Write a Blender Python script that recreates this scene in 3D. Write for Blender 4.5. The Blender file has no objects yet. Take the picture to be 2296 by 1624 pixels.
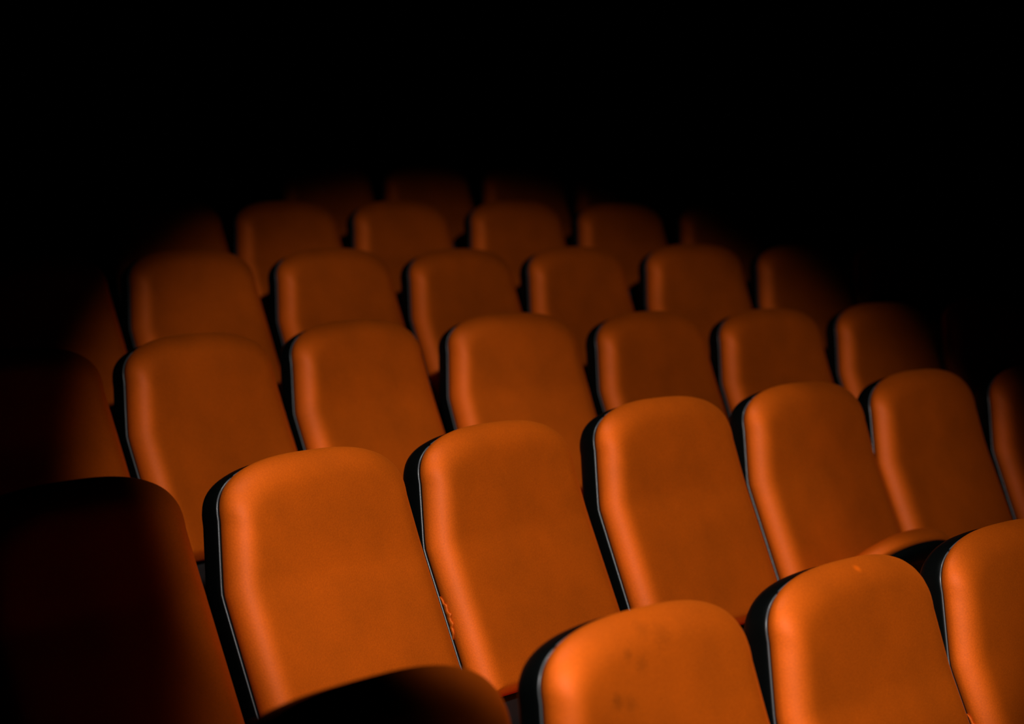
import bpy, math
from mathutils import Vector, Matrix

sc = bpy.context.scene
C = sc.collection

# ------------------------------------------------------------------ camera
CAM_Z = 1.669                      # eye height above the front row's floor
PITCH, ROLL, FPX = 0.10484, 0.0217, 4077.74
cam_data = bpy.data.cameras.new('camera')
cam_data.sensor_width = 36.0
cam_data.lens = FPX / 2296 * 36.0
cam_data.clip_start, cam_data.clip_end = 0.05, 100
cam_data.dof.use_dof = True
cam_data.dof.focus_distance = 3.50
cam_data.dof.aperture_fstop = 2.5
cam = bpy.data.objects.new('camera', cam_data)
C.objects.link(cam)
fwd = Vector((0, math.cos(PITCH), -math.sin(PITCH)))
up0 = Vector((0, math.sin(PITCH), math.cos(PITCH)))
xr = Vector((1, 0, 0))
cr, sr = math.cos(ROLL), math.sin(ROLL)
rgt = xr * cr + up0 * sr
upv = up0 * cr - xr * sr
cam.matrix_world = Matrix(((rgt.x, upv.x, -fwd.x, 0), (rgt.y, upv.y, -fwd.y, 0), (rgt.z, upv.z, -fwd.z, CAM_Z), (0, 0, 0, 1)))
sc.camera = cam

# ------------------------------------------------------------------ world, light, exposure
w = bpy.data.worlds.new('dark_house')
sc.world = w
w.use_nodes = True
w.node_tree.nodes['Background'].inputs[0].default_value = (0.5, 0.8, 0.6, 1)
w.node_tree.nodes['Background'].inputs[1].default_value = 0.0005

# theatre spot out of frame, plus an added overhead spot brightening the cushions' top corners: place, aim (azimuth, elevation), half angle, roll, width of the oval beam, blend, watts
SPOTS = [
    ('profile_spot', (0.419, 0.401, 2.552), -0.0631, -0.4094, 0.2907, -1.203, 1.071, 0.445, 475),
    ('added_top_spot', (-0.037, 2.357, 5.177), 0.1340, -1.2661, 0.1911, -1.386, 1.870, 0.437, 365),
]
for name, pos, az, el, half, roll, asp, blend, watts in SPOTS:
    sp = bpy.data.lights.new(name, 'SPOT')
    sp.energy = watts
    sp.color = (1.0, 0.97, 0.95)
    sp.spot_size = 2 * half
    sp.spot_blend = blend
    sp.shadow_soft_size = 0.04
    spot = bpy.data.objects.new(name, sp)
    C.objects.link(spot)
    zd = Vector((math.sin(az) * math.cos(el), math.cos(az) * math.cos(el), math.sin(el)))
    x0 = Vector((math.cos(az), -math.sin(az), 0))
    sx = x0 * math.cos(roll) + x0.cross(zd) * math.sin(roll)
    sy = (-zd).cross(sx)
    m = Matrix(((sx.x, sy.x, -zd.x), (sx.y, sy.y, -zd.y), (sx.z, sy.z, -zd.z))).to_4x4()
    spot.matrix_world = Matrix.Translation(pos) @ m @ Matrix.Diagonal((asp, 1, 1, 1))

sc.view_settings.view_transform = 'Standard'
sc.view_settings.look = 'None'
sc.view_settings.gamma = 1
sc.view_settings.use_curve_mapping = False
sc.view_settings.exposure = 0.0

# ------------------------------------------------------------------ materials
def new_mat(name):
    mt = bpy.data.materials.new(name)
    mt.use_nodes = True
    nt = mt.node_tree
    return mt, nt, nt.nodes['Principled BSDF']

def plain(name, col, rough, spec=0.5, bump=0.0, scale=400, var=0.0, metal=0.0):
    mt, nt, b = new_mat(name)
    b.inputs['Roughness'].default_value = rough
    b.inputs['Specular IOR Level'].default_value = spec
    b.inputs['Metallic'].default_value = metal
    tc = nt.nodes.new('ShaderNodeTexCoord')
    nz = nt.nodes.new('ShaderNodeTexNoise')
    nz.inputs['Scale'].default_value = scale
    nz.inputs['Detail'].default_value = 3
    nt.links.new(tc.outputs['Object'], nz.inputs['Vector'])
    mix = nt.nodes.new('ShaderNodeMix')
    mix.data_type = 'RGBA'
    mix.inputs['A'].default_value = tuple(c * (1 - var) for c in col) + (1,)
    mix.inputs['B'].default_value = tuple(c * (1 + var) for c in col) + (1,)
    nt.links.new(nz.outputs['Fac'], mix.inputs['Factor'])
    nt.links.new(mix.outputs['Result'], b.inputs['Base Color'])
    if bump:
        bp = nt.nodes.new('ShaderNodeBump')
        bp.inputs['Strength'].default_value = bump
        bp.inputs['Distance'].default_value = 0.001
        nt.links.new(nz.outputs['Fac'], bp.inputs['Height'])
        nt.links.new(bp.outputs['Normal'], b.inputs['Normal'])
    return mt

def fabric(name='orange_woven_fabric', spots=()):
    mt, nt, b = new_mat(name)
    b.inputs['Roughness'].default_value = 0.74
    b.inputs['Metallic'].default_value = 0.88   # satin yarn: the sheen takes the colour of the cloth
    b.inputs['Specular IOR Level'].default_value = 0.2
    b.inputs['Coat Weight'].default_value = 0.15
    b.inputs['Coat Roughness'].default_value = 0.5
    tc = nt.nodes.new('ShaderNodeTexCoord')
    oi = nt.nodes.new('ShaderNodeObjectInfo')
    off = nt.nodes.new('ShaderNodeVectorMath')
    off.operation = 'ADD'
    sc3 = nt.nodes.new('ShaderNodeVectorMath')
    sc3.operation = 'SCALE'
    sc3.inputs['Scale'].default_value = 20
    cmb = nt.nodes.new('ShaderNodeCombineXYZ')
    for k in range(3):
        nt.links.new(oi.outputs['Random'], cmb.inputs[k])
    nt.links.new(cmb.outputs[0], sc3.inputs[0])
    nt.links.new(tc.outputs['Object'], off.inputs[0])
    nt.links.new(sc3.outputs[0], off.inputs[1])
    fine = nt.nodes.new('ShaderNodeTexNoise')
    fine.inputs['Scale'].default_value = 330
    fine.inputs['Detail'].default_value = 4
    wear = nt.nodes.new('ShaderNodeTexNoise')
    wear.inputs['Scale'].default_value = 9
    wear.inputs['Detail'].default_value = 3
    for n in (fine, wear):
        nt.links.new(off.outputs[0], n.inputs['Vector'])
    m1 = nt.nodes.new('ShaderNodeMix')
    m1.data_type = 'RGBA'
    m1.inputs['A'].default_value = (0.50, 0.087, 0.0012, 1)
    m1.inputs['B'].default_value = (0.74, 0.136, 0.0022, 1)
    nt.links.new(fine.outputs['Fac'], m1.inputs['Factor'])
    mr = nt.nodes.new('ShaderNodeMapRange')
    mr.inputs['From Min'].default_value = 0.3
    mr.inputs['From Max'].default_value = 0.7
    mr.inputs['To Min'].default_value = 0.90
    mr.inputs['To Max'].default_value = 1.06
    nt.links.new(wear.outputs['Fac'], mr.inputs['Value'])
    m2 = nt.nodes.new('ShaderNodeMix')
    m2.data_type = 'RGBA'
    m2.blend_type = 'MULTIPLY'
    m2.inputs['Factor'].default_value = 1
    nt.links.new(m1.outputs['Result'], m2.inputs['A'])
    nt.links.new(mr.outputs['Result'], m2.inputs['B'])
    out = m2.outputs['Result']
    for x, y, z, r, fac in spots:                  # stains and scuffs of this one cushion
        ds = nt.nodes.new('ShaderNodeVectorMath')
        ds.operation = 'DISTANCE'
        ds.inputs[1].default_value = (x, y, z)
        nt.links.new(tc.outputs['Object'], ds.inputs[0])
        wob = nt.nodes.new('ShaderNodeMath')
        wob.operation = 'MULTIPLY_ADD'
        wob.inputs[1].default_value = r * 0.9
        nt.links.new(fine.outputs['Fac'], wob.inputs[0])
        nt.links.new(ds.outputs['Value'], wob.inputs[2])
        rg = nt.nodes.new('ShaderNodeMapRange')
        rg.interpolation_type = 'SMOOTHSTEP'
        rg.inputs['From Min'].default_value = r * 0.5
        rg.inputs['From Max'].default_value = r * 1.5
        rg.inputs['To Min'].default_value = fac
        rg.inputs['To Max'].default_value = 1.0
        nt.links.new(wob.outputs[0], rg.inputs['Value'])
        mu = nt.nodes.new('ShaderNodeMix')
        mu.data_type = 'RGBA'
        mu.blend_type = 'MULTIPLY'
        mu.inputs['Factor'].default_value = 1
        nt.links.new(out, mu.inputs['A'])
        nt.links.new(rg.outputs['Result'], mu.inputs['B'])
        out = mu.outputs['Result']
    nt.links.new(out, b.inputs['Base Color'])
    bp = nt.nodes.new('ShaderNodeBump')
    bp.inputs['Strength'].default_value = 0.25
    bp.inputs['Distance'].default_value = 0.001
    nt.links.new(fine.outputs['Fac'], bp.inputs['Height'])
    nt.links.new(bp.outputs['Normal'], b.inputs['Normal'])
    return mt

M_FAB = fabric()
M_STAINED = fabric('orange_fabric_stained', [(-0.126, -0.0596, 0.9327, 0.018, 0.76), (-0.100, -0.0610, 0.9250, 0.018, 0.85), (-0.0606, -0.0489, 0.975, 0.02, 0.84),
                                             (-0.088, -0.040, 0.992, 0.014, 0.80), (-0.0033, -0.0387, 1.007, 0.03, 0.86), (-0.04, -0.030, 1.022, 0.022, 0.88)])
M_SCUFFED = fabric('orange_fabric_scuffed', [(0.003, -0.0187, 1.0295, 0.012, 1.5)])
M_SHELL = plain('black_moulded_plastic', (0.0014, 0.0018, 0.0017), 0.42, 0.035, 0.05, 500, 0.3)
M_PIPE = plain('grey_piping', (0.055, 0.06, 0.062), 0.3, 0.6, 0.0, 300, 0.1)
M_PAN = plain('dark_grey_plastic', (0.010, 0.009, 0.009), 0.5, 0.2, 0.1, 500, 0.2)
M_STEEL = plain('black_painted_steel', (0.005, 0.006, 0.006), 0.45, 0.4, 0.05, 300, 0.2)
M_CARPET = plain('black_carpet', (0.006, 0.005, 0.005), 0.95, 0.1, 0.6, 300, 0.5)
M_WALL = plain('black_wall_paint', (0.003, 0.003, 0.003), 0.9, 0.1, 0.05, 40, 0.2)

# ------------------------------------------------------------------ mesh helpers
def mesh_obj(name, verts, faces, mat, parent=None, smooth=True):
    me = bpy.data.meshes.new(name)
    me.from_pydata([tuple(v) for v in verts], [], faces)
    me.validate()
    me.update()
    if smooth:
        for p in me.polygons:
            p.use_smooth = True
    me.materials.append(mat)
    o = bpy.data.objects.new(name, me)
    C.objects.link(o)
    if parent is not None:
        o.parent = parent
    return o

def fix_normals(o):
    import bmesh
    bm = bmesh.new()
    bm.from_mesh(o.data)
    bmesh.ops.recalc_face_normals(bm, faces=bm.faces)
    bm.to_mesh(o.data)
    bm.free()

# back-rest frame: x across, s up along the back, d out of the back towards the sitter.
KINK, BOT, TILT_HI, TILT_LO, BLEND = -0.1439, -0.470, math.radians(14.73), math.radians(25.60), 0.0216
DS = 0.002
_sp = {}
def tilt(s):
    t = min(1, max(0, (KINK + BLEND - s) / (2 * BLEND)))
    return TILT_HI + (TILT_LO - TILT_HI) * t * t * (3 - 2 * t)
def _build_spine():
    y = z = 0.0
    _sp[0] = (0, 0)
    for k in range(1, 400):                       # downwards
        t = tilt(-(k - .5) * DS)
        y += math.sin(t) * DS
        z -= math.cos(t) * DS
        _sp[-k] = (y, z)
    y = z = 0.0
    for k in range(1, 200):
        t = tilt((k - .5) * DS)
        y -= math.sin(t) * DS
        z += math.cos(t) * DS
        _sp[k] = (y, z)
_build_spine()
def tilt_d(s, d):
    """the foam rounds the bend off on the sitter's side"""
    bl = BLEND + max(0, d) * 0.7
    t = min(1, max(0, (KINK + bl - s) / (2 * bl)))
    return TILT_HI + (TILT_LO - TILT_HI) * t * t * (3 - 2 * t)
def to_local(x, s, d):
    q = s / DS
    i = math.floor(q)
    f = q - i
    a, b = _sp[i], _sp[i + 1]
    y, z = a[0] + (b[0] - a[0]) * f, a[1] + (b[1] - a[1]) * f
    t = tilt_d(s, d)
    yy, zz = y + d * math.cos(t), z + d * math.sin(t)
    return Vector((x, -yy, zz))                   # local -Y is the way the seat faces

W_TOP, W_LOW, H_TOP, NEXP, S_BASE = 0.2270, 0.2488, 0.1040, 2.676, -0.0159
def half_w(s):
    t = min(1, max(0, (s - KINK) / (0 - KINK)))
    return W_LOW + (W_TOP - W_LOW) * t
def outline(ins, n_side=26, n_top=44, bottom=BOT, rb=0.03, drop=0.0):
    """closed loop (x, s): bottom left corner, left side, arched top, right side, bottom right corner, bottom"""
    s0 = S_BASE - 0.7 * ins
    sb = bottom + ins * 0.4
    r = max(0.004, rb - ins)
    left = []
    wb = half_w(sb) - ins
    for k in range(5):                            # bottom-left corner
        a = math.pi * 1.5 - k / 4 * math.pi / 2
        left.append((-(wb - r) + r * math.cos(a), sb + r + r * math.sin(a)))
    for k in range(1, n_side + 1):
        s = (sb + r) + (s0 - sb - r) * k / n_side
        left.append((-(half_w(s) - ins), s))
    wt = half_w(s0) - ins
    ht = (H_TOP - drop) * max(0.05, wt / W_TOP)
    top = []
    for k in range(1, n_top):
        a = math.pi * (1 - k / n_top)
        ca, sa = math.cos(a), math.sin(a)
        top.append((math.copysign(abs(ca) ** (2 / NEXP), ca) * wt, s0 + abs(sa) ** (2 / NEXP) * ht))
    right = [(-x, s) for x, s in reversed(left)]
    loop = left + top + right
    xa, xb = loop[-1][0], loop[0][0]
    nb = 12
    for k in range(1, nb):
        loop.append((xa + (xb - xa) * k / nb, sb))
    return loop

def loft(rings, cap_first=True, cap_last=True):
    n = len(rings[0])
    verts = [v for r in rings for v in r]
    faces = []
    for k in range(len(rings) - 1):
        for i in range(n):
            j = (i + 1) % n
            faces.append((k * n + i, k * n + j, (k + 1) * n + j, (k + 1) * n + i))
    if cap_first:
        faces.append(tuple(reversed(range(n))))
    if cap_last:
        faces.append(tuple((len(rings) - 1) * n + i for i in range(n)))
    return verts, faces

def tube(path, r, nseg=8, closed=False):
    rings = []
    n = len(path)
    for i, p in enumerate(path):
        a = path[max(0, i - 1)]
        b = path[min(n - 1, i + 1)]
        t = (b - a).normalized()
        ref = Vector((1, 0, 0)) if abs(t.x) < 0.9 else Vector((0, 0, 1))
        u = t.cross(ref).normalized()
        v = t.cross(u)
        rings.append([p + u * r * math.cos(2 * math.pi * k / nseg) + v * r * math.sin(2 * math.pi * k / nseg) for k in range(nseg)])
    return loft(rings)

def rbox(cx, cy, cz, lx, ly, lz, r=0.004, fn=None):
    """a box with rounded edges, optionally bent by fn"""
    rings = []
    def ring(z, ins):
        out = []
        hx, hy = lx / 2 - ins, ly / 2 - ins
        rr = max(0.0008, r - ins)
        for qx, qy, a0 in ((1, 1, 0), (-1, 1, 90), (-1, -1, 180), (1, -1, 270)):
            for k in range(4):
                a = math.radians(a0 + 30 * k)
                out.append(Vector((cx + qx * (hx - rr) + rr * math.cos(a), cy + qy * (hy - rr) + rr * math.sin(a), z)))
        return out
    rings.append(ring(cz - lz / 2, r * .8))
    rings.append(ring(cz - lz / 2 + r * .3, r * .25))
    rings.append(ring(cz - lz / 2 + r, 0))
    for k in range(1, 12):
        rings.append(ring(cz - lz / 2 + r + (lz - 2 * r) * k / 12, 0))
    rings.append(ring(cz + lz / 2 - r, 0))
    rings.append(ring(cz + lz / 2 - r * .3, r * .25))
    rings.append(ring(cz + lz / 2, r * .8))
    if fn:
        rings = [[fn(v) for v in rg] for rg in rings]
    return loft(rings)

# ------------------------------------------------------------------ the seat
HINGE_Y, HINGE_Z = 0.13, -0.575
FLOOR = 0.95                        # reference point (shoulder of the back) above the tread

def make_seat():
    root = bpy.data.objects.new('theatre_seat', None)
    root.empty_display_size = 0.1
    C.objects.link(root)
    T = Matrix.Translation((0, 0, FLOOR))
    def add(name, vf, mat, parent=root, smooth=True):
        v, f = vf
        o = mesh_obj(name, [T @ Vector(p) for p in v], f, mat, parent, smooth)
        fix_normals(o)
        return o
    # upholstered back cushion, rounded over at the edge
    prof = [(0.01, -0.004), (0.003, 0.001), (0, 0.0051), (-0.001, 0.0118), (0.0009, 0.0185), (0.0055, 0.027), (0.0122, 0.0354), (0.0205, 0.043), (0.03, 0.0485), (0.0389, 0.0518), (0.0478, 0.0533), (0.0578, 0.0537), (0.0733, 0.0536), (0.085, 0.0533), (0.11, 0.0528), (0.14, 0.0523), (0.17, 0.052000000000000005), (0.195, 0.0518), (0.207, 0.0518)]
    rings = [[to_local(x, s, d) for x, s in outline(i)] for i, d in prof]
    cushion = add('back_cushion', loft(rings), M_FAB)
    # moulded black shell behind it
    prof = [(0.020, 0.001), (-0.003, 0.001), (-0.0045, -0.001), (-0.005, -0.010), (-0.0045, -0.030), (-0.002, -0.042), (0.004, -0.050),
            (0.014, -0.056), (0.030, -0.060), (0.06, -0.063), (0.11, -0.065), (0.17, -0.066), (0.205, -0.066)]
    rings = [[to_local(x, s, d) for x, s in outline(i, bottom=BOT + 0.010, drop=0.0093)] for i, d in prof]
    add('back_shell', loft(rings), M_SHELL)
    # thin pale piping in the seam
    lp = outline(-0.003, drop=0.0073)
    n_path = 5 + 26 + 43 + 26 + 5
    path = [to_local(x, s, 0.0018) for x, s in lp[3:n_path - 3]]
    add('piping', tube(path, 0.0017, 8), M_PIPE)
    # tip-up seat pan, hinged under the back; here it is down, ready to sit on
    def pan_loop(ins, depth=0.43):
        hw = 0.222 - ins
        f0, n = 0.20, 40                           # the front half is one rounded arch
        pts = [(-hw, ins * 0.5)] + [(-hw, f0 * k / 10) for k in range(1, 10)]
        for k in range(0, n + 1):
            a = math.pi * (1 - k / n)
            ca, sa = math.cos(a), math.sin(a)
            pts.append((math.copysign(abs(ca) ** (2 / 2.3), ca) * hw, f0 + abs(sa) ** (2 / 2.3) * (depth - f0 - ins)))
        pts += [(hw, f0 * k / 10) for k in range(9, 0, -1)] + [(hw, ins * 0.5)]
        return pts
    def pan(name, prof, mat):
        v, f = loft([[Vector((x, -h, d)) for x, h in pan_loop(i)] for i, d in prof])
        o = mesh_obj(name, v, f, mat, root)
        fix_normals(o)
        o.location = (0, -HINGE_Y, FLOOR + HINGE_Z)
        return o
    pan('seat_cushion', [(0.17, 0.052), (0.10, 0.053), (0.05, 0.052), (0.028, 0.049), (0.013, 0.043), (0.004, 0.034), (0.0, 0.022), (0.0, 0.010),
                         (0.003, 0.003), (0.012, 0.0), (0.17, 0.0)], M_FAB)
    pan('seat_underside', [(0.17, 0.001), (0.014, 0.001), (0.006, -0.002), (0.006, -0.010), (0.011, -0.017), (0.024, -0.021), (0.05, -0.023),
                           (0.058, -0.022), (0.064, -0.018), (0.08, -0.017), (0.17, -0.017)], M_SHELL)
    # black steel stand on the left-hand side of the seat, shared with the neighbour
    def lean_fn(v):
        t = (v.z + 0.08) / -0.86
        return Vector((v.x, v.y - 0.23 * max(0, t), v.z))
    add('side_stand', rbox(-0.2665, 0.075, -0.08 - 0.43, 0.012, 0.055, 0.86, 0.004, lean_fn), M_STEEL)
    add('foot_plate', rbox(-0.2665, -0.155, -FLOOR + 0.008, 0.05, 0.22, 0.016, 0.004), M_STEEL)
    # the housing the pan turns on, under the back
    add('hinge_box', rbox(0, -HINGE_Y + 0.0, HINGE_Z + 0.068, 0.46, 0.06, 0.125, 0.006), M_PAN)
    return root

def torn_edge(root, jz, sa, sb):
    """a loose flap of the cover where it has come away from the seam"""
    n, verts, faces = 22, [], []
    for k in range(n + 1):
        t = k / n
        sq = sa + (sb - sa) * t
        wd = 0.0125 * math.sin(math.pi * t) ** 0.7 * (1 + 0.22 * math.sin(31 * t) + 0.15 * math.sin(57 * t + 1)) + 0.0004
        x = -half_w(sq)
        for dx, d in ((-0.0012, 0.0035), (-0.0042, 0.0035 + wd * 0.45), (-0.0030, 0.0035 + wd), (0.0006, 0.0035 + wd), (0.0006, 0.0035)):
            verts.append(to_local(x + dx, sq, d) + Vector((0, 0, FLOOR)))
    for k in range(n):
        for q in range(5):
            r = (q + 1) % 5
            faces.append((k * 5 + q, k * 5 + r, (k + 1) * 5 + r, (k + 1) * 5 + q))
    faces += [tuple(range(5)), tuple(n * 5 + q for q in reversed(range(5)))]
    t = mesh_obj('torn_edge', verts, faces, M_FAB, root)
    fix_normals(t)
    t.location.z = jz
    t['label'] = 'frayed flap of orange cover beside the seam'

def children(o):
    return [c for c in C.objects if c.parent == o]

ROWS = [   # name, radius, shoulder height against the eye, angle of seat 0, seats {n: (sideways, forward, up, turn)}
    ('A', 10.9751, -0.7474, 0.9792,
     {1: (-0.044, -0.055, 0.004, 0.098), 2: (-0.016, -0.022, -0.001, 0.083), 3: (-0.026, 0.017, -0.000, 0.025), 4: (-0.024, 0.024, -0.002, -0.011)}),
    ('B', 11.9025, -0.6161, 0.9127,
     {0: (-0.022, -0.004, -0.005, 0.016), 1: (-0.032, 0.031, -0.005, -0.002), 2: (-0.021, -0.004, -0.006, -0.037), 3: (-0.003, -0.009, 0.005, -0.007), 4: (-0.006, -0.017, 0.005, -0.031), 5: (-0.033, -0.037, 0.007, -0.087), 6: (-0.044, -0.033, -0.001, -0.030)}),
    ('C', 12.8859, -0.5105, 0.8646,
     {0: (-0.014, -0.016, -0.004, -0.028), 1: (-0.030, -0.022, 0.002, -0.068), 2: (-0.041, -0.040, 0.011, -0.076), 3: (-0.030, -0.007, 0.011, 0.070), 4: (-0.010, -0.004, -0.003, -0.045), 5: (-0.021, -0.001, -0.011, -0.038), 6: (-0.020, -0.001, -0.005, -0.045), 7: (-0.024, -0.013, 0.000, -0.033)}),
    ('D', 13.8010, -0.3579, 0.8148,
     {0: (-0.020, -0.009, 0.000, -0.043), 1: (-0.026, -0.012, 0.006, -0.047), 2: (-0.019, -0.015, 0.003, -0.038), 3: (-0.027, -0.012, -0.005, -0.069), 4: (-0.033, -0.021, -0.003, -0.074), 5: (-0.014, 0.002, 0.003, 0.017), 6: (-0.004, 0.003, -0.003, -0.045), 7: (-0.020, -0.009, 0.000, -0.043)}),
    ('E', 14.7154, -0.2200, 0.7412,
     {0: (-0.023, -0.012, 0.000, -0.045), 1: (-0.038, -0.023, -0.004, -0.061), 2: (-0.043, -0.026, 0.001, -0.056), 3: (-0.020, -0.010, 0.005, -0.024), 4: (-0.011, -0.003, -0.002, -0.038), 5: (-0.000, 0.004, 0.000, -0.045)}),
    ('F', 15.6713, -0.0749, 0.6880,
     {1: (-0.023, -0.010, 0.000, -0.020), 2: (-0.025, -0.011, -0.003, -0.019), 3: (-0.022, -0.010, 0.003, -0.021), 4: (-0.023, -0.010, 0.000, -0.020)}),
]
CX, CY, PITCH_SEAT = 8.70161, -4.27629, 0.54

# ------------------------------------------------------------------ the house: raked floor, walls, ceiling
def struct(name, verts, faces, mat):
    o = mesh_obj(name, verts, faces, mat, None, False)
    o['kind'] = 'structure'
    return o

def annulus(profile, a0, a1, n):
    """sweep a radius/height profile round the centre of the rows"""
    verts, faces = [], []
    for i in range(n + 1):
        a = a0 + (a1 - a0) * i / n
        for r, z in profile:
            verts.append((CX - r * math.sin(a), CY + r * math.cos(a), z))
    m = len(profile)
    for i in range(n):
        for k in range(m - 1):
            faces.append((i * m + k, (i + 1) * m + k, (i + 1) * m + k + 1, i * m + k + 1))
    return verts, faces

ft = [CAM_Z + r[2] - FLOOR for r in ROWS]
prof = [(4.0, ft[0])]
for i, r in enumerate(ROWS):
    edge = r[1] + 0.33
    prof.append((edge, ft[i]))
    if i + 1 < len(ROWS):
        prof.append((edge, ft[i + 1]))
prof[-1] = (prof[-1][0] + 6.0, prof[-1][1])
v, f = annulus(prof, -0.6, 1.75, 120)
struct('floor', v, f, M_CARPET)
X0, X1, Y0, Y1, ZT = -9.0, 9.0, -5.0, 14.0, 6.0
def wall(name, a, b):
    d = Vector((b[0] - a[0], b[1] - a[1], 0)).normalized()
    nrm = Vector((-d.y, d.x, 0)) * -0.1
    p = [Vector((a[0], a[1], -0.3)), Vector((b[0], b[1], -0.3)), Vector((b[0], b[1], ZT)), Vector((a[0], a[1], ZT))]
    q = [v + nrm for v in p]
    struct(name, p + q, [(0, 1, 2, 3), (7, 6, 5, 4), (0, 4, 5, 1), (1, 5, 6, 2), (2, 6, 7, 3), (3, 7, 4, 0)], M_WALL)
wall('wall_back', (X1, Y1), (X0, Y1))
wall('wall_left', (X0, Y1), (X0, Y0))
wall('wall_right', (X1, Y0), (X1, Y1))
struct('ceiling', [(X0, Y0, ZT), (X1, Y0, ZT), (X1, Y1, ZT), (X0, Y1, ZT), (X0, Y0, ZT + .1), (X1, Y0, ZT + .1), (X1, Y1, ZT + .1), (X0, Y1, ZT + .1)],
       [(3, 2, 1, 0), (4, 5, 6, 7), (0, 1, 5, 4), (1, 2, 6, 5), (2, 3, 7, 6), (3, 0, 4, 7)], M_WALL)

# ------------------------------------------------------------------ all the seats
ROW_WORDS = {'A': 'front row', 'B': 'second row', 'C': 'third row', 'D': 'fourth row', 'E': 'fifth row', 'F': 'sixth row'}
LABELS = {
    'A1': 'orange theatre seat in the front row, leftmost, almost wholly in darkness',
    'A2': 'brightly lit orange theatre seat with faint dark stains, bottom centre of the front row',
    'A3': 'brightly lit orange theatre seat with a pale scuff on its top edge, front row',
    'A4': 'orange theatre seat at the right end of the front row, cut by the frame',
    'B0': 'half-dark orange theatre seat at the left end of the second row',
    'B1': 'large orange theatre seat, first fully lit one from the left in the second row',
    'B2': 'orange theatre seat with a frayed left seam, third from left in the second row',
    'B3': 'orange theatre seat in the second row, fourth from left, rising behind the stained front seat',
    'B4': 'orange theatre seat in the second row with its tip-up seat pan half raised',
    'B5': 'orange theatre seat in the second row, second from the right end',
    'B6': 'orange theatre seat at the right end of the second row, cut by the frame',
    'C0': 'very dim orange theatre seat at the left end of the third row',
    'C1': 'orange theatre seat in the third row, second from left, wide and well lit',
    'C2': 'orange theatre seat in the third row, third from left',
    'C3': 'orange theatre seat in the third row, fourth from left, near the picture centre',
    'C4': 'orange theatre seat in the third row, fifth from left',
    'C5': 'orange theatre seat in the third row, sixth from left',
    'C6': 'orange theatre seat in the third row fading into shadow, second from right',
    'C7': 'nearly invisible orange theatre seat in darkness at the right end of the third row',
    'D0': 'barely lit orange theatre seat at the left end of the fourth row',
    'D1': 'orange theatre seat in the fourth row with a shadowed left edge, second from left',
    'D2': 'orange theatre seat in the fourth row, third from left',
    'D3': 'orange theatre seat in the fourth row, fourth from left',
    'D4': 'orange theatre seat in the fourth row, fifth from left',
    'D5': 'orange theatre seat in the fourth row, sixth from left, last one fully lit',
    'D6': 'orange theatre seat in the fourth row, lit only on its left half',
    'D7': 'nearly invisible orange theatre seat in darkness at the right end of the fourth row',
    'E0': 'very dark orange theatre seat at the left end of the fifth row',
    'E1': 'dim orange theatre seat in the fifth row, second from left',
    'E2': 'dim orange theatre seat in the fifth row, third from left',
    'E3': 'dim orange theatre seat in the fifth row, brightest of that row, fourth from left',
    'E4': 'dim orange theatre seat in the fifth row, second from right',
    'E5': 'very dark orange theatre seat at the right end of the fifth row',
    'F1': 'scarcely visible orange theatre seat, leftmost of the sixth and last row',
    'F2': 'scarcely visible orange theatre seat in the last row, second from left',
    'F3': 'scarcely visible orange theatre seat in the last row, second from right',
    'F4': 'scarcely visible orange theatre seat at the right end of the last row',
}
proto = make_seat()
proto_parts = children(proto)
proto_z = [c.location.z for c in proto_parts]
used = False
for row, R, zr, phi, cols in ROWS:
    for j, (jx, jy, jz, jr) in cols.items():
        if not used:
            o, parts, used = proto, proto_parts, True
        else:
            o = proto.copy()
            C.objects.link(o)
            parts = []
            for ch, z0 in zip(proto_parts, proto_z):
                c = ch.copy()
                c.location.z = z0
                C.objects.link(c)
                c.parent = o
                parts.append(c)
        a = phi - j * PITCH_SEAT / R
        rad = Vector((-math.sin(a), math.cos(a), 0))
        tan = Vector((rad.y, -rad.x, 0))
        p = Vector((CX, CY, 0)) + rad * (R - jy) + tan * jx
        o.location = (p.x, p.y, CAM_Z + zr - FLOOR)
        o.rotation_euler = (0, 0, a - jr)
        key = '%s%d' % (row, j)
        for c in parts:
            kind = c.name.split('.')[0]
            if kind in ('back_cushion', 'back_shell', 'piping'):
                c.location.z += jz                    # the backs sit a few millimetres higher or lower and turn a little on their stands
            else:
                c.rotation_euler.z = jr
            if key == 'B4' and kind in ('seat_cushion', 'seat_underside'):
                c.rotation_euler.x = math.radians(-51)   # this one has stopped half-way up
            if kind == 'back_cushion' and key in ('A2', 'A3'):
                c.material_slots[0].link = 'OBJECT'
                c.material_slots[0].material = M_STAINED if key == 'A2' else M_SCUFFED
        if key in ('B2', 'A4'):
            torn_edge(o, jz, *((-0.245, -0.335) if key == 'B2' else (-0.235, -0.34)))
        o['label'] = LABELS[key]
        o['category'] = 'seat'
        o['group'] = 'orange theatre seats in the ' + ROW_WORDS[row]
